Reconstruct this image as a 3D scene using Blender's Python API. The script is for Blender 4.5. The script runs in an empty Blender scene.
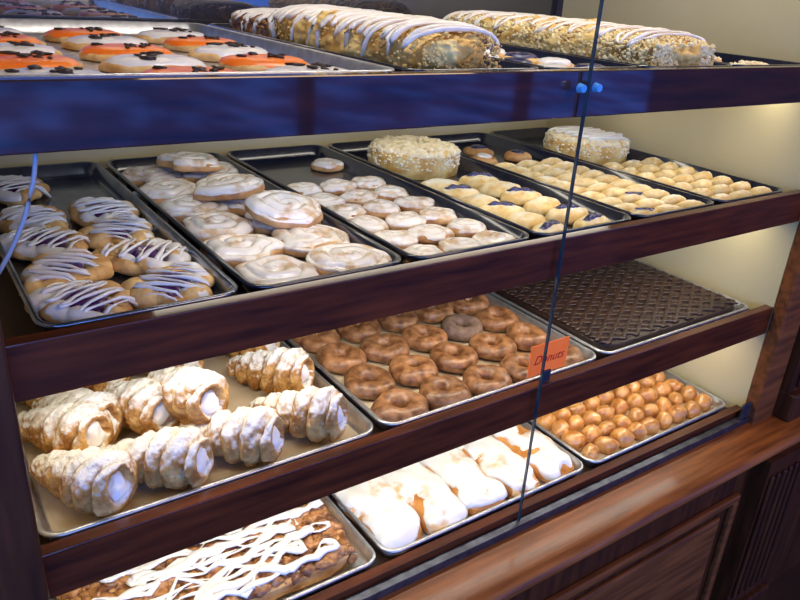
import bpy, bmesh, math, random
from mathutils import Vector, Matrix, noise
random.seed(7)
S=.68
D=bpy.data; col=bpy.context.scene.collection
# ---------------------------------------------------------------- camera
RT=Vector((.8238,-.5635,.0614)); DN=Vector((-.1810,-.3645,-.9134)); FW=Vector((.5372,.7413,-.4024))
FW.normalize(); RT=(RT-FW*RT.dot(FW)).normalized(); DN=FW.cross(RT); 
if DN.z>0: DN=-DN
CAM=Vector((0,-S,1.5)); F=727.
def P(u,v,z):
    d=RT*(u-400)+DN*(v-300)+FW*F
    t=(z-CAM.z)/d.z
    return CAM+d*t
cd=D.cameras.new('camera'); cam=D.objects.new('camera',cd); col.objects.link(cam)
cd.sensor_width=36; cd.lens=36*F/800; cd.clip_start=.01
m=Matrix.Identity(4)
for i in range(3):
    m[i][0]=RT[i]; m[i][1]=-DN[i]; m[i][2]=-FW[i]; m[i][3]=CAM[i]
cam.matrix_world=m
bpy.context.scene.camera=cam
bpy.context.scene.view_settings.view_transform='Standard'
# ---------------------------------------------------------------- materials
def M(name,c1,c2=None,scale=30,rough=.5,bump=0,bscale=None,metal=0,coat=0,sss=0,lo=.35,hi=.65,stretch=(1,1,1),top=None,var=0.,spec=.5,emis=None,crough=.12,cior=1.5):
    mt=D.materials.new(name); mt.use_nodes=True; nt=mt.node_tree; N=nt.nodes; L=nt.links
    b=N['Principled BSDF']; b.inputs['Roughness'].default_value=rough; b.inputs['Metallic'].default_value=metal
    b.inputs['Coat Weight'].default_value=coat; b.inputs['Coat Roughness'].default_value=crough; b.inputs['Coat IOR'].default_value=cior
    b.inputs['Specular IOR Level'].default_value=spec
    if sss:
        b.inputs['Subsurface Weight'].default_value=sss; b.inputs['Subsurface Radius'].default_value=(.01,.006,.004); b.inputs['Subsurface Scale'].default_value=.4
    tc=N.new('ShaderNodeTexCoord'); mp=N.new('ShaderNodeMapping'); mp.inputs['Scale'].default_value=stretch
    L.new(tc.outputs['Object'],mp.inputs['Vector'])
    vec=mp.outputs[0]
    if var:
        oi=N.new('ShaderNodeObjectInfo'); ad=N.new('ShaderNodeVectorMath'); ad.operation='ADD'
        sc=N.new('ShaderNodeMath'); sc.operation='MULTIPLY'; sc.inputs[1].default_value=13.
        L.new(oi.outputs['Random'],sc.inputs[0]); L.new(vec,ad.inputs[0]); L.new(sc.outputs[0],ad.inputs[1]); vec=ad.outputs[0]
    nz=N.new('ShaderNodeTexNoise'); nz.inputs['Scale'].default_value=scale; nz.inputs['Detail'].default_value=5
    L.new(vec,nz.inputs['Vector'])
    cr=N.new('ShaderNodeValToRGB'); cr.color_ramp.elements[0].position=lo; cr.color_ramp.elements[1].position=hi
    cr.color_ramp.elements[0].color=(*c1,1); cr.color_ramp.elements[1].color=(*(c2 or c1),1)
    L.new(nz.outputs['Fac'],cr.inputs[0]); out=cr.outputs[0]
    if top:
        ge=N.new('ShaderNodeNewGeometry'); sx=N.new('ShaderNodeSeparateXYZ'); L.new(ge.outputs['Normal'],sx.inputs[0])
        n2=N.new('ShaderNodeTexNoise'); n2.inputs['Scale'].default_value=top[3]; n2.inputs['Detail'].default_value=4; L.new(vec,n2.inputs['Vector'])
        a=N.new('ShaderNodeMath'); a.operation='ADD'; L.new(sx.outputs['Z'],a.inputs[0]); L.new(n2.outputs['Fac'],a.inputs[1])
        mr=N.new('ShaderNodeMapRange'); mr.inputs[1].default_value=top[1]; mr.inputs[2].default_value=top[1]+top[2]; L.new(a.outputs[0],mr.inputs[0])
        mx=N.new('ShaderNodeMixRGB'); L.new(mr.outputs[0],mx.inputs[0]); L.new(out,mx.inputs[1]); mx.inputs[2].default_value=(*top[0],1); out=mx.outputs[0]
    if var:
        hv=N.new('ShaderNodeHueSaturation'); mr=N.new('ShaderNodeMapRange'); L.new(oi.outputs['Random'],mr.inputs[0])
        mr.inputs[3].default_value=1-var; mr.inputs[4].default_value=1+var; L.new(mr.outputs[0],hv.inputs['Value']); L.new(out,hv.inputs['Color']); out=hv.outputs[0]
    L.new(out,b.inputs['Base Color'])
    if emis:
        L.new(out,b.inputs['Emission Color']); b.inputs['Emission Strength'].default_value=emis
    if bump:
        nb=N.new('ShaderNodeTexNoise'); nb.inputs['Scale'].default_value=bscale or scale*2; nb.inputs['Detail'].default_value=6; L.new(vec,nb.inputs['Vector'])
        bp=N.new('ShaderNodeBump'); bp.inputs['Strength'].default_value=bump; bp.inputs['Distance'].default_value=.004
        L.new(nb.outputs['Fac'],bp.inputs['Height']); L.new(bp.outputs[0],b.inputs['Normal'])
    return mt
wood=M('mahogany',(.036,.007,.002),(.14,.030,.007),scale=9,rough=.42,coat=.6,crough=.08,cior=1.5,spec=.2,stretch=(.8,9,9),lo=.3,hi=.7)
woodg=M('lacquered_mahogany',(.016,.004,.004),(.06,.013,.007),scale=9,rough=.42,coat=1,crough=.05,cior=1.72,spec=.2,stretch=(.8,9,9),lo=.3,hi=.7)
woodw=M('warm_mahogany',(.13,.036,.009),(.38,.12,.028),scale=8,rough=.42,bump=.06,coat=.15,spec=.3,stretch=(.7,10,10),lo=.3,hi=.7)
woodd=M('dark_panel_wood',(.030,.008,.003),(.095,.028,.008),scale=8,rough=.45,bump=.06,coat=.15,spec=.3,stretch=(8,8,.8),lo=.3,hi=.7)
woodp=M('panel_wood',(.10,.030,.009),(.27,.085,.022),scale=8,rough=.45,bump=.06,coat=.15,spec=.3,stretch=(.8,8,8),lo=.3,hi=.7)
doorm=M('lacquered_door',(.008,.010,.016),(.02,.02,.026),scale=8,rough=.4,coat=1,crough=.03,cior=2.4,stretch=(8,8,.8))
cream=M('cream_paint',(.62,.51,.25),(.68,.57,.30),scale=3,rough=.6)
shelfm=M('shelf_laminate',(.04,.022,.014),(.07,.04,.026),scale=6,rough=.5)
alu=M('aluminium',(.50,.51,.52),(.68,.68,.69),scale=60,rough=.36,metal=.85,bump=.05)
alud=M('worn_steel',(.16,.19,.25),(.36,.39,.45),scale=25,rough=.2,metal=.85,bump=.05)
dark=M('nonstick_steel',(.005,.008,.020),(.014,.020,.050),scale=80,rough=.34,metal=.2,coat=1,crough=.10,cior=1.8)
paper=M('parchment',(.56,.46,.31),(.68,.58,.43),scale=14,rough=.6,bump=.2,bscale=12)
chrome=M('brushed_metal',(.06,.06,.08),(.12,.13,.16),scale=50,rough=.4,metal=.8)
rubber=M('blue_plastic_glow',(.05,.28,.70),(.10,.38,.8),rough=.2,coat=.6,emis=.1)  # faint glow mixed into the plastic; the stops are no lamps
glaze_d=M('glazed_dough',(.13,.045,.013),(.42,.20,.08),scale=70,rough=.45,coat=.3,crough=.2,bump=.5,bscale=110,sss=.05,var=.16,lo=.34,hi=.66)
cinn_d=M('cinnamon_sugar_dough',(.14,.085,.06),(.28,.18,.12),scale=60,rough=.7,bump=.5,bscale=300)
hole_d=M('doughnut_hole_crust',(.44,.16,.03),(.74,.38,.11),scale=50,rough=.32,coat=.6,bump=.3,sss=.1,var=.14)
bun_d=M('bun_dough',(.38,.16,.045),(.70,.42,.17),scale=30,rough=.5,bump=.3,var=.1)
gold_d=M('golden_pastry',(.60,.30,.08),(.86,.60,.25),scale=45,rough=.5,bump=.4,bscale=110,var=.1)
yell_d=M('yellow_pastry',(.78,.52,.16),(.94,.78,.40),scale=60,rough=.45,bump=.15,bscale=120,top=((.95,.89,.68),1.3,.3,50),var=.10)
horn_d=M('sugared_puff_pastry',(.36,.15,.035),(.70,.42,.14),scale=55,rough=.85,bump=1.,bscale=210,spec=.2,top=((.86,.83,.76),.80,.45,120),var=.05)
white_i=M('white_icing',(.80,.78,.74),(.88,.87,.84),scale=30,rough=.3,coat=.4,sss=.15,bump=.15)
warm_i=M('creamy_drizzle',(.84,.77,.62),(.93,.88,.76),scale=30,rough=.35,coat=.3,bump=.15)
thin_i=M('thin_white_icing',(.68,.44,.20),(.82,.80,.75),scale=18,rough=.25,coat=.6,sss=.1,bump=.2,lo=.34,hi=.44)
cream_i=M('cream_glaze',(.68,.48,.27),(.92,.87,.80),scale=38,rough=.22,coat=.7,sss=.1,bump=.3,bscale=45,var=.05,lo=.34,hi=.50)
orange_i=M('orange_icing',(.92,.17,.01),(.97,.24,.02),rough=.35,coat=.3)
black_s=M('dark_sprinkle',(.02,.008,.006),(.035,.015,.01),rough=.4)
berry=M('berry_filling',(.035,.008,.07),(.13,.025,.17),scale=120,rough=.2,coat=.8,bump=.5)
blueb=M('blueberry_filling',(.012,.014,.06),(.05,.05,.16),scale=120,rough=.25,coat=.6,bump=.5)
whip=M('whipped_cream',(.84,.82,.76),(.90,.88,.84),rough=.45,sss=.2)
choc=M('chocolate_cake',(.014,.005,.003),(.032,.012,.007),scale=70,rough=.5,bump=.5,bscale=120,var=.15)
choc_i=M('chocolate_icing',(.014,.005,.003),(.042,.016,.009),scale=40,rough=.5,coat=.12)
crumb=M('crumb_topping',(.88,.72,.38),(.97,.90,.66),scale=60,rough=.7,bump=.4)
crumby=M('yellow_crumb',(.80,.58,.20),(.95,.82,.46),scale=60,rough=.7,bump=.4)
nutm=M('chopped_nuts',(.16,.055,.016),(.46,.21,.07),scale=50,rough=.45,coat=.3,bump=.3,lo=.42,hi=.58)
loafm=M('coffee_cake',(.62,.33,.06),(.92,.70,.26),scale=40,rough=.6,bump=.7,bscale=90)
roll_d=M('cinnamon_roll_dough',(.40,.13,.02),(.74,.36,.10),scale=24,rough=.35,coat=.5,bump=.3)
cardm=M('orange_card_glow',(1.,.17,.02),(1.,.20,.03),rough=.6,emis=.22)  # card given its own glow to make up for the weak light on it
inkm=M('dark_ink',(.50,.015,.01),rough=.6)
floorm=M('floor_tile',(.030,.014,.008),(.05,.026,.014),scale=5,rough=.5)
wallm=M('shop_wall',(.20,.15,.10),(.24,.18,.12),scale=2,rough=.8)
pave=M('pavement',(.12,.15,.24),(.75,.8,.85),scale=1.6,rough=.9,lo=.45,hi=.6,stretch=(1,.45,1))
cordm=M('white_cord',(.35,.4,.5),rough=.4)
edgem=M('glass_edge',(.02,.05,.07),(.03,.07,.09),rough=.1,coat=.5)
# ---------------------------------------------------------------- mesh helpers
def mesh(bm,mat,smooth=True,name='shape'):
    if isinstance(bm,tuple):
        me=D.meshes.new(name); me.from_pydata(bm[0],[],bm[1]); me.materials.append(mat)
    else:
        bmesh.ops.recalc_face_normals(bm,faces=bm.faces)
        me=D.meshes.new(name); bm.to_mesh(me); bm.free(); me.materials.append(mat)
    if smooth: me.polygons.foreach_set('use_smooth',[True]*len(me.polygons))
    return me
def obj(name,me,parent=None,loc=None):
    ob=D.objects.new(name,me); col.objects.link(ob); ob.parent=parent
    if loc is not None: ob.location=loc
    return ob
def tag(ob,label=None,cat=None,group=None,kind=None):
    if label: ob['label']=label
    if cat: ob['category']=cat
    if group: ob['group']=group
    if kind: ob['kind']=kind
    return ob
def box(bm,x0,x1,y0,y1,z0,z1,bev=0):
    r=bmesh.ops.create_cube(bm,size=1)['verts']
    for v in r: v.co=Vector((x0+(v.co.x+.5)*(x1-x0),y0+(v.co.y+.5)*(y1-y0),z0+(v.co.z+.5)*(z1-z0)))
    if bev:
        es=list({e for v in r for e in v.link_edges}); bmesh.ops.bevel(bm,geom=es,offset=bev,segments=2,affect='EDGES',profile=.5)
def boxm(x0,x1,y0,y1,z0,z1,mat,bev=0):
    bm=bmesh.new(); box(bm,x0,x1,y0,y1,z0,z1,bev); return mesh(bm,mat,False)
def fbm(p,f,seed): return noise.noise(Vector((p[0]*f+seed*7.3,p[1]*f+seed*3.1,p[2]*f-seed*5.7)))
def dome_z(x,y,rx,ry,h,p=2.6,hb=.3):
    q=min(1,math.hypot(x/rx,y/ry)); return h*hb/(1+hb)+h/(1+hb)*(max(0,1-q**p))**(1/p)
def dome(rx,ry,h,p=2.6,amp=.0,f=40,seed=0,sub=4,hb=.3,wob=0,spiral=0,turns=2.5,sq=0):
    bm=bmesh.new(); bmesh.ops.create_icosphere(bm,subdivisions=sub,radius=1)
    for v in bm.verts:
        n=v.co.normalized(); q=math.hypot(n.x,n.y); s=(max(0,1-min(q,1)**p))**(1/p); a=math.atan2(n.y,n.x)
        k=1+wob*noise.noise(Vector((math.cos(a)*1.4+seed*9,math.sin(a)*1.4,seed)))
        if sq: k*=1+sq*(1/(abs(math.cos(a))**5+abs(math.sin(a))**5)**.2-1)
        z=h*hb/(1+hb)+(h/(1+hb)*s if n.z>=0 else -h*hb/(1+hb)*min(1,s*1.5))
        c=Vector((n.x*rx*k,n.y*ry*k,z))
        d=fbm(c,f,seed)*amp+fbm(c,f*2.3,seed+5)*amp*.4
        c.x*=1+d/rx; c.y*=1+d/ry
        if n.z>-.1: c.z+=d
        if spiral and n.z>0: c.z-=spiral*(1-abs(math.sin(a/2+q*turns*math.pi)))**2*(1-q**8)
        v.co=c
    zm=min(v.co.z for v in bm.verts)
    for v in bm.verts: v.co.z-=zm
    return bm
def shell(src,off,thr,f,seed=0,amt=1.0,zw=1.):
    bm=src.copy(); bmesh.ops.recalc_face_normals(bm,faces=bm.faces); bm.normal_update()
    keep={}; 
    for v in bm.verts:
        keep[v]=v.normal.z*zw+amt*(fbm(v.co,f,seed)+.4*fbm(v.co,f*2.7,seed+2))-thr
    nn={v:v.normal.copy() for v in bm.verts}
    for v in bm.verts:
        k=max(-.12,min(.25,keep[v])); v.co+=nn[v]*(off*(k/.25)**.5 if k>0 else off*k*3)
    bmesh.ops.delete(bm,geom=[f_ for f_ in bm.faces if all(keep[v]<0 for v in f_.verts)],context='FACES')
    seen=set(); comps=[]
    for v in bm.verts:
        if v in seen: continue
        st=[v]; seen.add(v); cp=[]
        while st:
            w_=st.pop(); cp.append(w_)
            for e in w_.link_edges:
                o=e.other_vert(w_)
                if o not in seen: seen.add(o); st.append(o)
        comps.append(cp)
    comps.sort(key=len,reverse=True)
    rest=[v for cp in comps[1:] for v in cp]
    if rest: bmesh.ops.delete(bm,geom=rest,context='VERTS')
    return bm
def icing(surf,rx,ry,th,seed=0,cov=.85,wob=.12,lump=.0006,n=12,na=44,freq=1.6,spiral=0):
    bm=bmesh.new(); rows=[]
    for i in range(n+1):
        row=[]
        for j in range(na):
            a=2*math.pi*j/na
            R=cov*(1+wob*noise.noise(Vector((math.cos(a)*freq+seed*5,math.sin(a)*freq,seed*2.)))+wob*.5*noise.noise(Vector((math.cos(a)*4+seed,math.sin(a)*4,3.))))
            q=i/n; x=rx*R*q*math.cos(a); y=ry*R*q*math.sin(a)
            t=th*(1-q**6)**.5 if q<1 else -th*.35
            z=surf(x,y)+t+lump*fbm((x,y,0),90,seed)*2
            if spiral: z+=spiral*math.sin(a+q*15)*(q>.1)*(1-q**4)
            if i==0 and j>0: row.append(row[0]); continue
            row.append(bm.verts.new((x,y,z)))
        rows.append(row)
    for i in range(n):
        for j in range(na):
            k=(j+1)%na; f=[rows[i][j],rows[i+1][j],rows[i+1][k],rows[i][k]]
            f=list(dict.fromkeys(f))
            if len(f)>2: bm.faces.new(f)
    return bm
def tube(bm,pts,r,sides=7,flat=.7,taper=True,vary=0,seed=0):
    rings=[]; n=len(pts)
    for i,p in enumerate(pts):
        t=(pts[min(i+1,n-1)]-pts[max(i-1,0)]); t=t.normalized() if t.length else Vector((1,0,0))
        up=Vector((0,0,1)) if abs(t.z)<.95 else Vector((1,0,0))
        s=t.cross(up).normalized(); u=s.cross(t)
        rr=r*(.5 if taper and i in(0,n-1) else 1)*(1+vary*noise.noise(Vector((i*.35,seed*3.3,0)))*2)
        rings.append([bm.verts.new(p+s*rr*math.cos(2*math.pi*k/sides)+u*rr*flat*math.sin(2*math.pi*k/sides)) for k in range(sides)])
    for i in range(n-1):
        for k in range(sides):
            q=(k+1)%sides; bm.faces.new((rings[i][k],rings[i][q],rings[i+1][q],rings[i+1][k]))
    bm.faces.new(rings[0]); bm.faces.new(rings[-1][::-1])
def ring(R,r,h,seed=0,amp=.002,nu=48,nv=20):
    bm=bmesh.new(); vs=[]
    for i in range(nu):
        a=2*math.pi*i/nu; row=[]
        for j in range(nv):
            b=2*math.pi*j/nv; cz=math.sin(b); z=h/2*cz*(1 if cz>0 else .85)
            rr=R+r*math.copysign(abs(math.cos(b))**.9,math.cos(b))
            rr*=1+.05*noise.noise(Vector((math.cos(a)*1.3+seed*4,math.sin(a)*1.3,seed)))*2
            c=Vector((rr*math.cos(a),rr*math.sin(a),z)); d=amp*fbm(c,28,seed)*2+amp*.4*fbm(c,80,seed)
            c+=Vector((math.cos(a)*math.cos(b),math.sin(a)*math.cos(b),cz if cz>0 else 0))*d
            row.append(bm.verts.new(c))
        vs.append(row)
    for i in range(nu):
        for j in range(nv):
            bm.faces.new((vs[i][j],vs[(i+1)%nu][j],vs[(i+1)%nu][(j+1)%nv],vs[i][(j+1)%nv]))
    zm=min(v.co.z for v in bm.verts)
    for v in bm.verts: v.co.z-=zm
    return bm
def rope(rx,ry,r,n,seed=0,flat=.75,tri_=.16):
    bm=bmesh.new(); nu=150; nv=18; vs=[]
    for i in range(nu):
        a=2*math.pi*i/nu; row=[]
        tri=1+tri_*math.cos(3*a+seed)
        c0=Vector((rx*math.cos(a)*tri,ry*math.sin(a)*tri,0)); o=Vector((math.cos(a)/rx,math.sin(a)/ry,0)).normalized()
        for j in range(nv):
            b=2*math.pi*j/nv
            k=r*(.72+.34*abs(math.sin(n*a/2+b/2+seed))**.7)*(1+.35*fbm((math.cos(a),math.sin(a),0),2.2,seed))
            row.append(bm.verts.new(c0+o*k*math.cos(b)*1.15+Vector((0,0,k*flat*math.sin(b)*(1 if b<math.pi else .7)))))
        vs.append(row)
    for i in range(nu):
        for j in range(nv):
            bm.faces.new((vs[i][j],vs[(i+1)%nu][j],vs[(i+1)%nu][(j+1)%nv],vs[i][(j+1)%nv]))
    zm=min(v.co.z for v in bm.verts)
    for v in bm.verts: v.co.z-=zm
    return bm
def lathe_x(Ln,prof,ridges,twist,bend=0,seed=0,nu=64,nv=24,depth=.2,amp=.001):
    bm=bmesh.new(); vs=[]
    for i in range(nu+1):
        s=i/nu; R=prof(s); row=[]
        for j in range(nv):
            b=2*math.pi*j/nv
            ph=ridges*s+twist*b/(2*math.pi)
            k=R*(1-depth+depth*1.3*abs(math.sin(math.pi*ph))**.6)
            k+=amp*fbm((s*6,math.cos(b)*1.5,math.sin(b)*1.5),1.5,seed)*2
            row.append(bm.verts.new(((s-.5)*Ln,k*math.cos(b)+bend*(4*(s-.5)**2),R+k*math.sin(b))))
        vs.append(row)
    for i in range(nu):
        for j in range(nv):
            bm.faces.new((vs[i][j],vs[i+1][j],vs[i+1][(j+1)%nv],vs[i][(j+1)%nv]))
    bm.faces.new(vs[0]); bm.faces.new(vs[-1][::-1])
    zm=min(v.co.z for v in bm.verts)
    for v in bm.verts: v.co.z-=zm
    return bm
def hornshape(Ln,r0,r1,turns,seed):
    bm=bmesh.new(); nu=200; nv=60; vs=[]
    def surf(s,b):
        base=r0+(r1-r0)*min(1,s/.68)**.8-(r1*.34)*max(0,(s-.84)/.16)**2.2
        ph=(turns*s+1*b/(2*math.pi)+.20*noise.noise(Vector((s*3.5,math.cos(b)*1.2,seed*2.+math.sin(b)))))%1.0
        prof=(math.sin(math.pi*ph**.66))**.55 if 0<ph<1 else 0
        k=base*(.66+.38*prof)
        c=Vector(((s-.5)*Ln,k*math.cos(b),k*math.sin(b)))
        k+=.0034*fbm(c,26,seed)+.0028*fbm(c,75,seed)+.0020*fbm(c,190,seed)
        return Vector(((s-.5)*Ln+.006*fbm(c,40,seed+2)*(1-abs(2*s-1)),k*math.cos(b),k*math.sin(b)))
    for i in range(nu+1):
        vs.append([bm.verts.new(surf(i/nu,2*math.pi*j/nv)) for j in range(nv)])
    for q,dx in((.86,.001),(.72,-.003),(.55,-.010),(.2,-.012)):
        vs.append([bm.verts.new(Vector((Ln/2+dx,0,0))+Vector((0,v.co.y*q,v.co.z*q))) for v in vs[nu]])
    for i in range(len(vs)-1):
        for j in range(nv):
            bm.faces.new((vs[i][j],vs[i+1][j],vs[i+1][(j+1)%nv],vs[i][(j+1)%nv]))
    bm.faces.new(vs[0]); bm.faces.new(vs[-1][::-1])
    a=math.atan2(r1-r0,Ln*.75); best=None
    for sg in(1,-1):
        Rm=Matrix.Rotation(sg*a*.8,3,'Y'); zl=min((Rm@v.co).z for v in bm.verts if v.co.x<-.02); zr=min((Rm@v.co).z for v in bm.verts if v.co.x>.02)
        if best is None or abs(zl-zr)<best[0]: best=(abs(zl-zr),Rm)
    for v in bm.verts: v.co=best[1]@v.co
    zm=min(v.co.z for v in bm.verts)
    for v in bm.verts: v.co.z-=zm
    return bm,best[1],-zm
def rbox(lx,ly,lz,p=6,amp=.001,f=30,seed=0,cuts=22,braid=0):
    bm=bmesh.new(); bmesh.ops.create_cube(bm,size=2); bmesh.ops.subdivide_edges(bm,edges=bm.edges[:],cuts=cuts,use_grid_fill=True)
    for v in bm.verts:
        c=v.co; mxx=max(abs(c.x),abs(c.y),abs(c.z)); q=(abs(c.x)**p+abs(c.y)**p+abs(c.z)**p)**(1/p); s=mxx/q
        c=Vector((c.x*s*lx/2,c.y*s*ly/2,c.z*s*lz/2)); d=amp*(fbm(c,f,seed)+.6*fbm(c,f*2.5,seed+3)+.35*fbm(c,f*6,seed+4))*2
        if braid: d+=braid*(abs(math.sin(math.pi*(c.y/.055+abs(c.x)/.06)))**.6-.6)
        n=Vector((c.x/lx,c.y/ly,c.z/lz)).normalized()
        if v.co.z<-.9: n.z=0
        v.co=c+n*d
    zm=min(v.co.z for v in bm.verts)
    for v in bm.verts: v.co.z-=zm
    return bm
def rbox_z(x,y,lx,ly,lz,p=6):
    q=max(0,1-abs(2*x/lx)**p-abs(2*y/ly)**p); return lz/2+lz/2*q**(1/p)
_b=bmesh.new(); bmesh.ops.create_icosphere(_b,subdivisions=1,radius=1); ICV=[v.co.copy() for v in _b.verts]; ICF=[tuple(v.index for v in f.verts) for f in _b.faces]; _b.free()
def chunk(VV,FF,rnd,s,x,y,z,elong=1.,fz=.7):
    a=rnd.uniform(0,6.28); ca,sa=math.cos(a),math.sin(a); o=len(VV)
    for c in ICV:
        k=s*rnd.uniform(.55,1.3); X=c.x*k*elong; Y=c.y*k; VV.append((x+X*ca-Y*sa,y+X*sa+Y*ca,z+c.z*k*fz))
    FF.extend([(f[0]+o,f[1]+o,f[2]+o) for f in ICF])
def bits(surf,rx,ry,n,s0,s1,seed=0,oval=True,elong=1.,fz=.7):
    rnd=random.Random(seed); VV=[];FF=[]
    for _ in range(n):
        while True:
            x=rnd.uniform(-rx,rx); y=rnd.uniform(-ry,ry)
            if not oval or (x/rx)**2+(y/ry)**2<1: break
        chunk(VV,FF,rnd,s0+(s1-s0)*rnd.random()**1.8,x,y,surf(x,y),elong,fz)
    return (VV,FF)
def arc(a,lx,lz,p,e,r=0):
    return (lx/2+r)*math.copysign(abs(math.sin(a))**(2/p),math.sin(a))*e, lz/2+(lz/2+r)*math.copysign(abs(math.cos(a))**(2/p),math.cos(a))*e
def bits_wrap(lx,ly,lz,p,n,s0,s1,seed):
    rnd=random.Random(seed); VV=[];FF=[]
    for _ in range(n):
        a=math.radians(rnd.uniform(-115,115)); y=rnd.uniform(-.5,.5)
        e=max(0,1-abs(2*y)**6)**(1/6); x,z=arc(a,lx,lz,p,e)
        s=s0+(s1-s0)*rnd.random()**2; chunk(VV,FF,rnd,s,x,y*ly,max(z,s*.9),1.,.9)
    for _ in range(n//8):
        s=s0+(s1-s0)*rnd.random()**2; chunk(VV,FF,rnd,s,rnd.uniform(-.40,.40)*lx,-ly/2+.003,max(rnd.uniform(.1,.8)*lz,s),1.,.9)
    return (VV,FF)
def wrap_drizzle(lx,ly,lz,p,n,r,seed,amax=112,flat=.8):
    rnd=random.Random(seed); bm=bmesh.new(); pts=[]
    ends=[(-1 if i%2 else 1)*rnd.uniform(.55,1) for i in range(n+1)]; ys=[-.47+.94*i/n+rnd.uniform(-.35,.35)/n for i in range(n+1)]
    for i in range(n):
        for k in range(14):
            t=k/14; a=math.radians(amax)*(ends[i]+(ends[i+1]-ends[i])*t); y=ys[i]+(ys[i+1]-ys[i])*t
            a+=.12*math.sin(t*9+i); y+=.010*math.sin(t*7+i*2.)
            e=max(0,1-abs(2*y)**6)**(1/6); x,z=arc(a,lx,lz,p,e,r*.6)
            pts.append(Vector((x,y*ly,max(z,r))))
    tube(bm,pts,r,7,flat,vary=.65,seed=seed); return bm
def zigzag(surf,lx,ly,n,r,seed=0,along='y',wob=.12,bm=None,vary=0,wig=0,flat=.7):
    rnd=random.Random(seed); pts=[]; own=bm is None
    if own: bm=bmesh.new()
    for i in range(n+1):
        t=-.5+i/n+rnd.uniform(-.2,.2)/n; sgn=.5 if i%2 else -.5
        e=sgn*(1-rnd.uniform(0,wob)); pts.append((e*lx,t*ly) if along=='y' else (t*lx,e*ly))
    fine=[]; K=8 if not wig else 26
    for i in range(len(pts)-1):
        for k in range(K):
            t=k/K; t2=t*t*(3-2*t)
            if along=='y': x=pts[i][0]+(pts[i+1][0]-pts[i][0])*t2; y=pts[i][1]+(pts[i+1][1]-pts[i][1])*t
            else: y=pts[i][1]+(pts[i+1][1]-pts[i][1])*t2; x=pts[i][0]+(pts[i+1][0]-pts[i][0])*t
            if wig: y+=wig*noise.noise(Vector((x*28,i*5.1,seed)))*2
            fine.append(Vector((x,y,surf(x,y)+r*.35)))
    tube(bm,fine,r,6,flat,vary=vary,seed=seed); return bm
def rr(w,d,r,z,n=5):
    out=[]
    for cx,cy,a0 in((w/2-r,d/2-r,0),(-w/2+r,d/2-r,90),(-w/2+r,-d/2+r,180),(w/2-r,-d/2+r,270)):
        for k in range(n+1):
            a=math.radians(a0+90*k/n); out.append(Vector((cx+r*math.cos(a),cy+r*math.sin(a),z)))
    return out
def pan_mesh(w,d,h,mat):
    bm=bmesh.new(); lp=.007
    L_=[rr(w-2*lp-.014,d-2*lp-.014,.012,.0015),rr(w-2*lp-.006,d-2*lp-.006,.016,.006),rr(w-2*lp,d-2*lp,.02,h-.001),rr(w-2*lp+.004,d-2*lp+.004,.022,h),
        rr(w-.002,d-.002,.026,h),rr(w,d,.027,h-.002),rr(w-.001,d-.001,.027,h-.005),rr(w-.006,d-.006,.024,h-.005),rr(w-2*lp+.002,d-2*lp+.002,.02,h-.006),rr(w-2*lp-.01,d-2*lp-.01,.014,0)]
    R=[[bm.verts.new(p) for p in l] for l in L_]
    for i in range(len(R)-1):
        k=len(R[i])
        for j in range(k): bm.faces.new((R[i][j],R[i][(j+1)%k],R[i+1][(j+1)%k],R[i+1][j]))
    bm.faces.new(R[0]); bm.faces.new(R[-1])
    me=mesh(bm,mat); 
    for p in me.polygons:
        if len(p.vertices)>4: p.use_smooth=False
    return me
def put(kind,parts,loc,rz=0,label='',cat='',group=None,sc=1,rx=0,ry=0):
    if len(parts)==1: root=obj(kind,parts[0][1])
    else:
        root=obj(kind,None)
        for pt in parts:
            c=obj(pt[0],pt[1],root)
            if len(pt)>2 and pt[2]: c['kind']='stuff'
    root.location=loc; root.rotation_euler=(rx,ry,rz); root.scale=(sc,)*3
    return tag(root,label,cat,group)
ORD=['first','second','third','fourth','fifth','sixth','seventh','eighth','ninth','tenth','eleventh','twelfth','thirteenth']
def where(c,r): return ('leftmost' if c==0 else ORD[c]+' from left')+' in '+('front row' if r==0 else ORD[r]+' row from glass')
U=random.uniform
# ---------------------------------------------------------------- room
def struct(name,me):
    return tag(obj(name,me),kind='structure')
struct('floor',boxm(-4,5,-3.0,4,-.05,0,floorm))
struct('ground',boxm(-14,22,-16,-3.0,-.12,-.02,pave))
struct('wall_back',boxm(-4,5,2.6,2.75,0,3,wallm))
struct('wall_left',boxm(-4.1,-4,-3,2.75,0,3,wallm))
struct('wall_right',boxm(5,5.1,-3,2.75,0,3,wallm))
struct('ceiling',boxm(-4.1,5.1,-3,2.75,3,3.1,wallm))
bm=bmesh.new()
box(bm,-4.1,5.1,-3.08,-2.98,0,.12); box(bm,-4.1,5.1,-3.08,-2.98,2.6,3)
for x in (-4.05,-2.6,-1.15,1.95,3.6,5.05): box(bm,x-.03,x+.03,-3.08,-2.98,.12,2.6)
struct('wall_front',mesh(bm,woodd,False))
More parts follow.
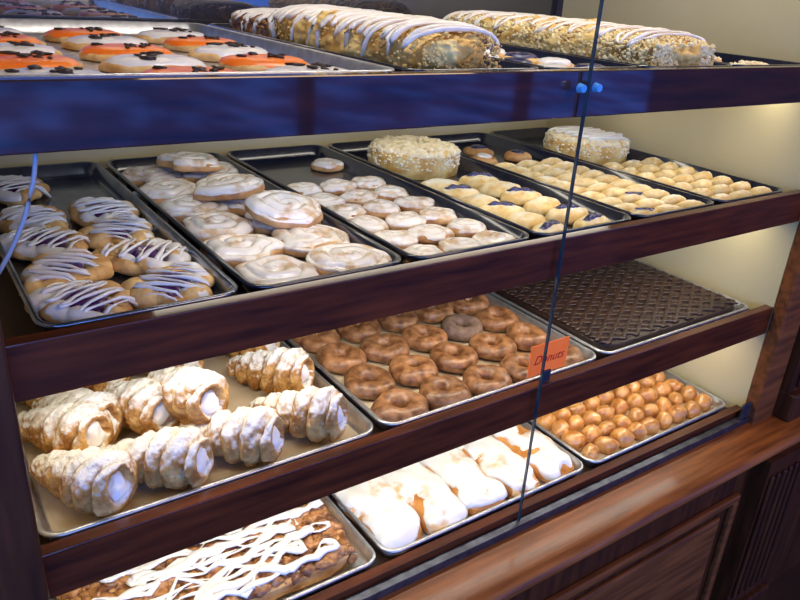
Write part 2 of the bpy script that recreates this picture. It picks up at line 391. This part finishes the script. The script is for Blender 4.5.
# ---------------------------------------------------------------- display case
Z1,Z2,Z3,Z4=[1.5-k*S for k in(.138,.483,.848,1.205)]
XL,XR,YB=.072*S,2.14*S,.715
case=obj('display_case',None,None,Vector((1.09*S,.3,0))); tag(case,'long dark mahogany bakery display case with glass front and four shelves','display case')
OFF=-case.location
def cpart(name,me,parent=None,label=None):
    o=obj(name,me,parent or case); 
    if parent is None: o.location=OFF
    if label: o['label']=label
    return o
FH=.061
for k,z in enumerate((Z1,Z2,Z3)):
    cpart('shelf_board',boxm(XL,XR,.0185,YB,z-.042,z-.024,shelfm))
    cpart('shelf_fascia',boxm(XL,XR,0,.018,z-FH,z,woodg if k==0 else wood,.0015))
cpart('bottom_deck',boxm(XL,XR,.0185,YB,Z4-.045,Z4-.024,shelfm))
cpart('bottom_rail',boxm(XL,XR,0,.018,Z4-.045,Z4-.004,wood,.001))
cpart('glass_track',boxm(XL,XR,-.018,-.001,Z4-.034,Z4-.016,chrome,.001),label='metal channel holding the glass')
cpart('side_panel',boxm(XL-.02,XL,.0,YB,Z4-.045,2.0,cream)); cpart('side_panel',boxm(XR,XR+.02,.0,YB,Z4-.045,2.0,cream))
cpart('back_panel',boxm(XL-.02,XR+.02,YB,YB+.015,Z4-.045,Z1-.03,cream))
cpart('rear_door',boxm(XL,.72,YB+.002,YB+.018,Z1-.028,1.98,doorm)); cpart('rear_door',boxm(.70,XR,YB+.02,YB+.036,Z1-.028,1.98,doorm))
cpart('top_panel',boxm(XL-.02,XR+.02,-.02,YB+.03,2.0,2.03,wood))
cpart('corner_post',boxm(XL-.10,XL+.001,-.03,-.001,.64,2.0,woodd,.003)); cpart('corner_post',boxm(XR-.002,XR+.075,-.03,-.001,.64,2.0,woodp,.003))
cpart('glass_edge',boxm(1.1285*S,1.1293*S,-.0102,-.0058,Z4-.017,1.99,edgem)); cpart('glass_edge',boxm(1.1317*S,1.1325*S,-.0102,-.0058,Z4-.017,1.99,edgem))
for xx in (1.103,1.147):
    bm=bmesh.new(); bmesh.ops.create_cone(bm,segments=24,radius1=.0065,radius2=.005,depth=.008,cap_ends=True)
    for v in bm.verts: v.co=Vector((v.co.x+xx*S,-v.co.z-.0145,v.co.y+1.5-.168*S))
    cpart('glass_knob',mesh(bm,rubber,False),label='small round blue glass stop')
cpart('glass_clamp',boxm(XR-.035,XR-.004,-.017,-.0105,Z4-.015,Z4+.022,chrome,.002),label='small metal corner clamp')
def extr(prof,x0,x1,mat):
    bm=bmesh.new(); a=[bm.verts.new((x0,y,z)) for y,z in prof]; b=[bm.verts.new((x1,y,z)) for y,z in prof]; n=len(prof)
    for i in range(n): bm.faces.new((a[i],a[(i+1)%n],b[(i+1)%n],b[i]))
    bm.faces.new(a); bm.faces.new(b[::-1]); return mesh(bm,mat,False)
LZ=1.5-1.25*S
prof=[(.018,LZ),(-.085,LZ)]+[(-.085-.022*math.sin(math.radians(a)),LZ-.016+.016*math.cos(math.radians(a))) for a in range(15,181,15)]+[(-.080,LZ-.032),(-.080,LZ-.04)]+[(-.076+.022*math.sin(math.radians(a))-.002,LZ-.04-.03*(1-math.cos(math.radians(a)))) for a in range(15,91,15)]+[(-.050,LZ-.085),(.018,LZ-.085)]
cpart('ledge',extr(prof,-.15,2.0,woodw),label='projecting warm brown wooden ledge')
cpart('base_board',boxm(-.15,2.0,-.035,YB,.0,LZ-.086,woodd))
def frame(x0,x1,z0,z1,y,w,mat):
    bm=bmesh.new()
    for a in((x0,x1,z0,z0+w),(x0,x1,z1-w,z1),(x0,x0+w,z0+w,z1-w),(x1-w,x1,z0+w,z1-w)): box(bm,a[0],a[1],y-.014,y,a[2],a[3],.004)
    box(bm,x0+.05,x1-.05,y-.008,y,z0+.05,z1-.05,.006)
    return mesh(bm,mat,False)
for x0,x1 in((0,.66),(.74,1.46)): cpart('raised_panel',frame(x0,x1,.10,.47,-.035,.02,woodp))
bm=bmesh.new(); px0=2.2*S; box(bm,px0,px0+.17,-.075,-.0355,.12,LZ-.09)
for k in range(6): box(bm,px0+.012+k*.026,px0+.026+k*.026,-.083,-.075,.15,LZ-.13,.004)
box(bm,px0-.01,px0+.18,-.09,-.0355,0,.12,.005)
cpart('fluted_pilaster',mesh(bm,woodd,False))
bm=bmesh.new(); box(bm,XR+.078,XR+.30,-.05,.0,LZ,2.05,.003)
for k in range(6): box(bm,XR+.095+k*.033,XR+.113+k*.033,-.058,-.05,LZ+.08,1.95,.004)
box(bm,XR+.0765,XR+.31,-.068,.0,LZ,LZ+.07,.006)
cpart('fluted_pilaster',mesh(bm,woodd,False))
bm=bmesh.new(); pts=[]
for t in range(13):
    s=t/12; pts.append(Vector(((.152-.02*s-.05*s*s)*S,.0245,1.5+(-.232-.165*s)*S)))
tube(bm,pts,.0022,8,1,False)
tag(obj('power_cord',mesh(bm,cordm)),'pale cord hanging from the top shelf near the left post','cord')
# ---------------------------------------------------------------- pans
PY0=.022; PL=.655; PH=.0245; PB=.0015
def pan(x0,x1,zt,mat,label,liner=None,y0=PY0,y1=PY0+PL,kind='baking_tray'):
    w=(x1-x0)*S; me=pan_mesh(w,y1-y0,PH,mat); c=Vector(((x0+x1)/2*S,(y0+y1)/2,zt-.024+.0003))
    o=obj(kind,me,None,c); tag(o,label,'tray')
    if liner:
        bm=bmesh.new(); n=20; ww=w/2-.016; dd=(y1-y0)/2-.016; g=[]
        for i in range(n+1):
            g.append([bm.verts.new((-ww+2*ww*i/n,-dd+2*dd*j/n,.0004+.0004*noise.noise(Vector((i*.6,j*.6,1))))) for j in range(n+1)])
        for i in range(n):
            for j in range(n): bm.faces.new((g[i][j],g[i+1][j],g[i+1][j+1],g[i][j+1]))
        lo=obj('parchment_sheet',mesh(bm,paper),None,c+Vector((0,0,PB+.0003))); tag(lo,liner,'baking paper')
    return c.z+PB+(.0014 if liner else .0002)
# ================= shelf 1 (top)
zb=pan(.085,.725,Z1,alu,'large aluminium sheet pan of orange and white iced cookies on top shelf')
cks=[mesh(dome(.060,.050,.014,p=3.2,amp=.002,f=30,seed=s,wob=.15),gold_d) for s in(2,3)]
sf=lambda x,y:dome_z(x,y,.060,.050,.014,3.2)
ic={}
for nm,mt in(('white',white_i),('orange',orange_i)):
    ic[nm]=[mesh(icing(sf,.060,.050,.0035,seed=s,cov=.93,wob=.10),mt) for s in(1,4)]
spr=[mesh(bits(lambda x,y:sf(x,y)+.0045,.036,.028,8,.0035,.0080,seed=s,elong=1.7,fz=.45),black_s) for s in range(4)]
pat=[[0,1,0],[1,0,1],[0,1,0],[1,0,1],[0,1,0]]
for r in range(5):
    for c in range(3):
        cn='orange' if pat[r][c] else 'white'
        put('iced_cookie',[('cookie_base',cks[(r+c)%2]),('frosting',ic[cn][(r*2+c)%2]),('sprinkles',spr[(r*2+c)%4],True)],Vector(((.200+.203*c)*S+U(-.004,.004),.092+.118*r,zb)),U(-.35,.35),
            f'{cn} frosted cookie with dark sprinkles, '+where(c,r),'cookie','iced cookies on the top shelf pan')
def loaf(kind,lx,ly,lz,mat,x,y,z,label,cat,crumbs=0,cmat=crumb,driz=None,seed=0,rz=0,cs=(.003,.006),dmat=None,dn=14,dr=.003,p=3.4,amp=.004,braid=0,amax=112):
    parts=[('cake_body',mesh(rbox(lx,ly,lz,p,amp,24,seed,cuts=70,braid=braid),mat))]
    if crumbs: parts.append(('topping',mesh(bits_wrap(lx,ly,lz,p,crumbs,cs[0],cs[1],seed),cmat),True))
    if driz: parts.append(('icing_drizzle',mesh(wrap_drizzle(lx,ly,lz+.003,p,dn,dr,seed,amax),dmat or warm_i)))
    return put(kind,parts,Vector((x,y,z)),rz,label,cat)
zb=pan(.74,1.06,Z1,dark,'dark narrow tray under the long white drizzled coffee cake on top shelf')
loaf('coffee_cake',.160,.43,.064,loafm,.888*S,.265,zb,'long golden coffee cake striped with white icing, top shelf','cake',crumbs=1500,driz=True,seed=3,dn=32,dr=.0038,cs=(.0010,.0036),cmat=loafm,amp=.006,p=2.8)
loaf('nut_cake',.150,.13,.048,nutm,.888*S,.560,zb,'brown nut cake with white drizzle behind the long coffee cake','cake',crumbs=500,cmat=nutm,driz=True,seed=5,dn=10,dr=.0028)
zb=pan(1.07,1.35,Z1,dark,'dark narrow tray of flat frosted pastries on top shelf')
fsurf=lambda x,y:dome_z(x,y,.036,.03,.018)
flat_b=mesh(dome(.036,.03,.018,amp=.0015,seed=4),gold_d); flat_i=[mesh(icing(fsurf,.036,.03,.003,seed=s,cov=.8),m_) for s,m_ in((2,white_i),(5,blueb))]
for r in range(5):
    for c in range(2):
        put('frosted_pastry',[('pastry_base',flat_b),('frosting',flat_i[(r+c)%2])],Vector(((1.15+.12*c)*S,.075+.075*r,zb)),U(-.4,.4),
            f'small flat pastry with {"white" if (r+c)%2==0 else "dark berry"} topping, '+where(c,r),'pastry','flat frosted pastries on the top shelf')
zb=pan(1.365,1.70,Z1,dark,'dark narrow tray under the long crumb cake on top shelf')
loaf('crumb_cake',.192,.54,.064,loafm,1.532*S,.315,zb,'long yellow crumb cake with streusel and thin icing on top shelf','cake',crumbs=7500,cmat=crumby,seed=8,cs=(.0012,.0046),driz=True,dn=30,dr=.0028,amax=85,p=2.9,amp=.006)
zb=pan(1.715,2.05,Z1,dark,'dark narrow tray at the right end of the top shelf')
for k,(x,y) in enumerate(((1.80,.07),(1.93,.09),(1.80,.17),(1.93,.19))):
    put('frosted_pastry',[('pastry_base',flat_b),('topping',mesh(bits(fsurf,.03,.024,60,.003,.006,k),crumb),True)],Vector((x*S,y,zb)),k,
        'small crumb topped pastry on right tray of top shelf, '+['front left','front right','back left','back right'][k],'pastry','small crumb pastries on the top shelf')
# ================= shelf 2
zb=pan(.122,.435,Z2,alud,'narrow steel tray of iced berry danishes left on second shelf')
rps=[]
for s in(0,2,5,7):
    rx_,ry_=.0335,.0450
    b=rope(rx_,ry_,.0145,7,s,.85,.18); sh=shell(b,.0018,.80,30,s,.95)
    def dsf(x,y):
        q=math.hypot(x/rx_,y/ry_); return .0268 if q<.7 else (.0245 if q<1.1 else .0245-.055*(q-1.1))
    bd=zigzag(dsf,.090,.106,9,.0027,s,wob=.35,vary=.6)
    rps.append((mesh(b,gold_d),mesh(sh,white_i),mesh(bd,white_i)))
fil=mesh(dome(.0300,.0405,.0275,p=2.2,amp=.004,f=50,seed=3),berry)
for k,(x,y,rz,sc_,lb) in enumerate(((.206,.084,.5,1.0,'front left of its tray'),(.346,.088,-.7,1.0,'front right of its tray'),(.206,.187,-.6,.97,'second row left'),(.347,.195,.9,1.02,'second row right'),(.206,.290,.7,1.0,'third row left'),(.344,.300,-.5,.96,'third row right'),(.208,.394,.3,.97,'fourth row left'),(.346,.402,.2,.95,'fourth row right'),(.21,.57,.3,1.,'alone at the back of its tray'))):
    a,b,c=rps[k%4]
    put('berry_danish',[('pastry_rope',a),('white_glaze',b),('filling',fil),('icing_drizzle',c)],Vector((x*S,y,zb)),rz,'folded danish with berry filling and white drizzle, '+lb,'danish','iced berry danishes on the second shelf',sc=sc_*.97)
zb=pan(.448,.765,Z2,dark,'dark narrow tray of large iced buns on second shelf')
bb=[];bi=[]
for s in(1,2,3,4):
    b=dome(.056,.051,.022,p=2.9,amp=.003,f=20,seed=s,wob=.28,spiral=.0055,sub=5); sh=shell(b,.0020,.52,22,s,.45)
    bb.append(mesh(b,bun_d)); bi.append(mesh(sh,cream_i))
k=0
for r in range(6):
    for c in range(2):
        x=(.531+.150*c)*S+U(-.004,.004)
        put('iced_bun',[('bun_base',bb[k%4]),('icing',bi[k%4])],Vector((x,.078+.1*r,zb)),U(0,6),'large round bun with cream glaze, lower layer, '+where(c,r),'bun','large iced buns on the second shelf'); k+=1
for (u,v,lb,tx) in((286,208,'topmost, nearest the glass',.12),(230,186,'topmost, middle of the three',-.10),(190,162,'topmost, farthest from the glass',.08)):
    p=P(u,v,zb+.036); put('iced_bun',[('bun_base',bb[k%4]),('icing',bi[k%4])],Vector((min(max(p.x,.37),.46),p.y,zb+.0258)),k,'large cream glazed bun lying on other buns, '+lb,'bun','large iced buns on the second shelf',rx=tx,ry=tx*.7); k+=1
zb=pan(.778,1.098,Z2,dark,'dark narrow tray of small iced rolls, empty at the back')
sb=[];si=[]
for s in(4,5,6):
    b=dome(.0345,.0305,.018,p=2.6,amp=.002,f=32,seed=s,wob=.24,spiral=.0035,turns=2); sh=shell(b,.0018,.52,38,s,.45)
    sb.append(mesh(b,bun_d)); si.append(mesh(sh,cream_i))
ss=lambda x,y:dome_z(x,y,.033,.031,.018,2.5)
for r in range(6):
    for c in range(3):
        q=(r*2+c)%3
        put('iced_roll',[('roll_base',sb[q]),('icing',si[q])],Vector(((.840+.098*c)*S+U(-.003,.003),.062+.069*r+U(-.003,.003),zb)),U(-.5,.5)+(math.pi if (r+c)%2 else 0),'small tan roll with pale icing swirl, '+where(c,r),'roll','small iced rolls on the second shelf')
p=P(335,158,zb+.02)
put('iced_roll',[('roll_base',sb[0]),('icing',si[0])],Vector((min(max(p.x,.58),.70),p.y,zb)),1,'lone small iced roll at the nearly empty back of its tray','roll','small iced rolls on the second shelf')
zb=pan(1.111,1.431,Z2,dark,'dark narrow tray of blueberry danishes with a round crumb cake')
ob_=[mesh(dome(.040,.0245,.025,p=2.3,amp=.002,f=40,seed=s,wob=.2),yell_d) for s in(2,3,4)]
os_=lambda x,y:dome_z(x,y,.040,.0245,.025,2.3)
ofl=[mesh(icing(os_,.028,w_,.0030,seed=s,cov=.9,wob=.5,lump=.002),blueb) for s,w_ in((3,.008),(4,.006))]
for r in range(6):
    for c in range(2):
        pl=[('pastry_base',ob_[(r+c)%3])]; fl=(r+c)%2==0 or r==0
        if fl: pl.append(('filling',ofl[(r*c+r)%2]))
        put('oval_danish',pl,Vector(((1.188+.142*c)*S,.055+.056*r,zb)),U(-.6,.35),('yellow oval danish with dark blueberry strip, ' if fl else 'plain yellow oval danish without filling, ')+where(c,r),'danish','oval danishes on the second shelf')
def rcake(x,y,z,R,h,label,top,driz):
    sf_=lambda a,b:dome_z(a,b,R,R,h,6,.6)
    VV,FF=bits(sf_,R*.96,R*.96,900,.003,.0095,4)
    rnd=random.Random(9)
    for _ in range(350):
        a=rnd.uniform(0,6.283); chunk(VV,FF,rnd,rnd.uniform(.002,.005),R*.985*math.cos(a),R*.985*math.sin(a),h*rnd.uniform(.25,.85)**.7)
    parts=[('cake_body',mesh(dome(R,R,h,6,.002,30,3,hb=.6),loafm)),('topping',mesh((VV,FF),top),True)]
    if driz: parts.append(('icing_drizzle',mesh(zigzag(lambda a,b:sf_(a,b)+.005,R*1.5,R*1.6,14,.0045,2,vary=.6,wob=.3),white_i)))
    put('round_cake',parts,Vector((x,y,z)),0,label,'cake')
rcake(1.272*S,.500,zb,.092,.050,'round crumb topped cake at back of the blueberry danish tray',crumb,False)
zb=pan(1.444,1.764,Z2,dark,'dark narrow tray of small yellow rolls on second shelf')
RR=.0120
mr_=[mesh(lathe_x(.064,lambda s:RR*max(.15,math.sin(math.pi*min(1,max(0,.06+.88*s))))**.5,3,.3,0.003,q,nu=40,nv=16,depth=.02,amp=.0006),yell_d) for q in(1,2)]
mfl=mesh(icing(lambda x,y:RR+math.sqrt(max(0,RR*RR-y*y)),.020,.0055,.0018,seed=2,cov=.9,wob=.3,lump=.0008),blueb)
for r in range(10):
    for c in range(3):
        pl=[('roll',mr_[(r+c)%2])]
        filled=(r*2+c)%5==0 and r<4
        if filled: pl.append(('filling',mfl))
        put('small_roll',pl,Vector(((1.506+.098*c)*S,.050+.0385*r,zb)),U(-.5,-.2),('yellow finger roll with dark filling line, ' if filled else 'small sugared yellow finger roll, ')+where(c,r),'roll','small finger rolls on the second shelf')
for k,(x,y) in enumerate(((1.53,.485),(1.68,.49),(1.60,.56))):
    put('round_danish',[('pastry_base',sb[k%2]),('filling',mesh(icing(ss,.02,.018,.003,seed=k,cov=.9),blueb if k else white_i))],Vector((x*S,y,zb)),k,'round danish behind the finger rolls, '+['left one, white centre','right one, dark centre','rear one, dark centre'][k],'danish','round danishes behind the finger rolls')
zb=pan(1.777,2.097,Z2,dark,'dark narrow tray of mini crescents at right end of second shelf')
cr_=[mesh(lathe_x(.064,lambda s:.0130*max(.15,math.sin(math.pi*min(1,max(0,.05+.9*s))))**.8,5,.5,.014,q,nu=44,nv=16,depth=.05,amp=.0006),yell_d) for q in(1,2)]
for r in range(7):
    for c in range(3):
        put('mini_crescent',[('roll',cr_[(r+c)%2])],Vector(((1.838+.098*c)*S,.050+.043*r,zb)),U(-.6,-.25),'small pale crescent pastry, '+where(c,r),'pastry','mini crescents on the second shelf')
rcake(1.945*S,.455,zb,.095,.050,'round cake with white drizzle behind the mini crescents',crumb,True)
# ================= shelf 3
zb=pan(.080,.722,Z3,alu,'large aluminium sheet pan holding the sugared cream horns',liner='baking paper under the sugared cream horns')
HL=.138
def horn(seed):
    bmh,R,dz_=hornshape(HL,.014,.0375,5.0,seed)
    a=mesh(bmh,horn_d)
    b=dome(.009,.015,.028,p=2,amp=.005,f=60,seed=seed,sub=4)
    for v in b.verts:
        c=Vector((v.co.x+HL/2-.008,v.co.y,v.co.z-.014)); c=R@c; c.z+=dz_; v.co=c
    return [('pastry_shell',a),('cream_filling',mesh(b,whip))]
hs=[horn(s) for s in(1,2,3,4,5)]
spots=[(26,466,118,506,'front row, leftmost',0),(104,456,212,474,'front row, second from left',0),(186,436,288,454,'front row, third from left',0),(245,402,350,424,'front row, rightmost',0),
 (-14,425,62,452,'second row, leftmost',0),(36,400,112,432,'second row, second from left',0),(108,386,168,422,'second row, third from left',0),(156,374,212,410,'lying on others, cream end facing glass',.030),(222,358,318,384,'second row, rightmost',0),
 (-30,384,40,404,'third row, leftmost',0),(50,360,118,384,'third row, second from left',0),(124,346,196,368,'third row, middle',0),(204,330,274,350,'third row, rightmost',0)]
for k,(u,v,u2,v2,lb,dzz) in enumerate(spots):
    a=P(u,v,zb+.034+dzz); b=P(u2,v2,zb+.034+dzz); mid=(a+b)/2; ang=math.atan2(b.y-a.y,b.x-a.x)
    mid.x=max(mid.x,.112); mid.y=max(mid.y,.032+HL/2*abs(math.sin(ang))+.016*abs(math.cos(ang)))
    put('cream_horn',hs[k%5],Vector((mid.x,mid.y,zb+dzz)),ang,'spiral cream horn dusted with powdered sugar, '+lb,'pastry','cream horns on the third shelf')
zb=pan(.735,1.400,Z3,alu,'large aluminium sheet pan of glazed ring doughnuts',liner='baking paper under the glazed ring doughnuts')
dn=[mesh(ring(.0255,.0168,.030,s,amp=.0024),glaze_d) for s in(1,2,3,4,5)]; dc=mesh(ring(.0252,.0166,.030,6),cinn_d)
for r in range(6):
    for c in range(5):
        sp=(r==2 and c==3)
        put('ring_doughnut',[('d',dc if sp else dn[(r*3+c)%5])],Vector(((.814+.1260*c)*S+U(-.002,.002),.066+.0862*r+U(-.002,.002),zb)),U(0,6),
            ('grey brown sugared ring doughnut, ' if sp else 'glossy brown glazed ring doughnut, ')+where(c,r),'doughnut','ring doughnuts on the third shelf',sc=U(.97,1.01))
zb=pan(1.412,2.085,Z3,alu,'large aluminium sheet pan of dark chocolate cake')
lx,ly,lz=.428,.624,.027
bm=bmesh.new(); hx,hy=lx/2-.005,ly/2-.005; pitch=.024
for sg in(1,-1):
    cc=-(hx+hy); q=0
    while cc<hx+hy:
        pts=[]
        for i in range(61):
            x=-hx+2*hx*i/60; y=sg*.62*x+cc
            w_=math.sin(math.pi*((sg*.62*x*2+cc+(hx+hy))/pitch))*(1 if q%2 else -1)*sg
            if abs(y)<hy: pts.append(Vector((x,y,lz+.0002+.0009*w_)))
        if len(pts)>3: tube(bm,pts,.0060,6,.30)
        cc+=pitch; q+=1
put('chocolate_sheet_cake',[('cake_body',mesh(rbox(lx,ly,lz,14,.0008,60,2,cuts=24),choc)),('icing_lattice',mesh(bm,choc_i),True)],Vector((1.7485*S,.349,zb)),0,'flat dark chocolate sheet cake with woven icing pattern, third shelf right','cake')
# sign
sg=obj('price_sign',None,None,Vector((1.172*S,.009,Z3+.0002))); tag(sg,'small orange card sign with red lettering above the shelf edge by the doughnuts','sign')
cw,ch=.084,.054
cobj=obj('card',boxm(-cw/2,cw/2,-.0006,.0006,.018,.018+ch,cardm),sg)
obj('clip',boxm(-.008,.008,-.0035,.0035,0,.022,chrome,.001),sg)
tcu=D.curves.new('t','FONT'); tcu.body='Donuts'; tcu.size=.022; tcu.align_x='CENTER'; tcu.extrude=.0002; tcu.shear=.35; tmp=D.objects.new('t',tcu); col.objects.link(tmp)
bpy.context.view_layer.update(); tm=D.meshes.new_from_object(tmp.evaluated_get(bpy.context.evaluated_depsgraph_get())); D.objects.remove(tmp); tm.materials.clear(); tm.materials.append(inkm)
lt=obj('lettering',tm,sg,Vector((0,-.001,.018+ch*.36))); lt.rotation_euler=(math.pi/2,0,0)
# ================= shelf 4
zb=pan(.080,.748,Z4,alu,'large aluminium sheet pan of pecan pastry slab on bottom shelf')
lx,ly,lz=.412,.605,.028; sfz=lambda a,b:rbox_z(a,b,lx,ly,lz,12)+.003*noise.noise(Vector((a*22,b*22,0)))
b=zigzag(lambda x,y:sfz(x,y)+.0060,lx*.96,ly*.96,48,.0052,1,wob=.45,vary=.9,wig=.012,flat=.5)
zigzag(lambda x,y:sfz(x,y)+.0060,lx*.96,ly*.96,28,.0036,9,wob=.7,vary=.8,wig=.016,bm=b,flat=.5)
put('pecan_pastry',[('pastry_base',mesh(rbox(lx,ly,lz,12,.002,30,1,cuts=30),bun_d)),('nut_topping',mesh(bits(sfz,lx*.485,ly*.49,4600,.003,.0125,2,oval=False,elong=1.6),nutm),True),('icing_drizzle',mesh(b,white_i))],
    Vector((.414*S,.35,zb)),0,'nutty brown pastry slab covered in loose white icing drizzle','pastry')
zb=pan(.762,1.437,Z4,alu,'large aluminium sheet pan of white iced pastry bars on bottom shelf')
cb=[];ci=[]
for s in(1,2,3,4,5):
    b=dome(.0462,.0985,.032,p=3.2,amp=.006,f=22,seed=s,wob=.04,spiral=0,sub=5,sq=.8); sh=shell(b,.0038,.34,20,s,1.0,zw=.85)
    cb.append(mesh(b,roll_d)); ci.append(mesh(sh,thin_i))
for r in range(3):
    for c in range(5):
        q=(r*3+c*2)%5
        put('iced_pastry_bar',[('pastry_base',cb[q]),('icing',ci[q])],Vector(((.838+.1305*c)*S,.130+.194*r,zb)),(0 if (r+c)%2 else math.pi)+U(-.03,.03),'long golden pastry bar under flowing white icing, '+where(c,r),'pastry','iced pastry bars on the bottom shelf')
zb=pan(1.452,2.115,Z4,alu,'large aluminium sheet pan of round doughnut holes on bottom shelf',liner='baking paper under the doughnut holes')
dh=[mesh(dome(.0245,.0180,.034,p=2,amp=.003,f=45,seed=s,sub=3,hb=.9,wob=.16),hole_d) for s in(1,2,3,4,5)]
for r in range(8):
    for c in range(9):
        put('doughnut_hole',[('d',dh[(r*2+c*3)%5])],Vector(((1.506+.0685*c)*S+U(-.003,.003),.060+.0415*r+U(-.003,.003),zb)),U(-.8,1.0),'oval golden doughnut hole, '+where(c,r),'doughnut hole','doughnut holes on the bottom shelf',sc=U(.90,1.04))
# ---------------------------------------------------------------- lights
def area(name,loc,sx,sy,power,color,rot):
    l=D.lights.new(name,'AREA'); l.shape='RECTANGLE'; l.size=sx; l.size_y=sy; l.energy=power; l.color=color
    o=D.objects.new(name,l); col.objects.link(o); o.location=loc; o.rotation_euler=rot; return o
xc=(XL+XR)/2
area('shelf_light',(xc+.1,.10,Z1-.045),1.2,.03,1.8,(1,.92,.78),(math.radians(20),0,0))
area('shelf_light',(xc+.1,.42,Z1-.045),1.1,.03,.7,(1,.92,.76),(0,0,0))  # extra unseen strip, added to brighten the cakes at the back
area('shelf_light',(xc,.10,Z2-.045),1.35,.03,2.6,(1,.91,.75),(math.radians(12),0,0))
area('shelf_light',(xc,.10,Z3-.045),1.35,.03,2.5,(1,.93,.80),(math.radians(12),0,0))
area('top_light',(xc+.1,.15,1.96),1.2,.05,5.0,(1,.94,.84),(math.radians(8),0,0))
area('shop_light',(1.6,-1.9,2.6),1.6,.5,24,(1,.66,.36),(math.radians(35),0,0))
area('window_daylight',(-.9,-2.7,1.5),2.6,1.9,60,(.22,.44,1),(math.radians(90),0,math.radians(-18)))
w=D.worlds.new('world'); bpy.context.scene.world=w; w.use_nodes=True
bg=w.node_tree.nodes['Background']; bg.inputs[0].default_value=(.07,.22,1,1); bg.inputs[1].default_value=2.2
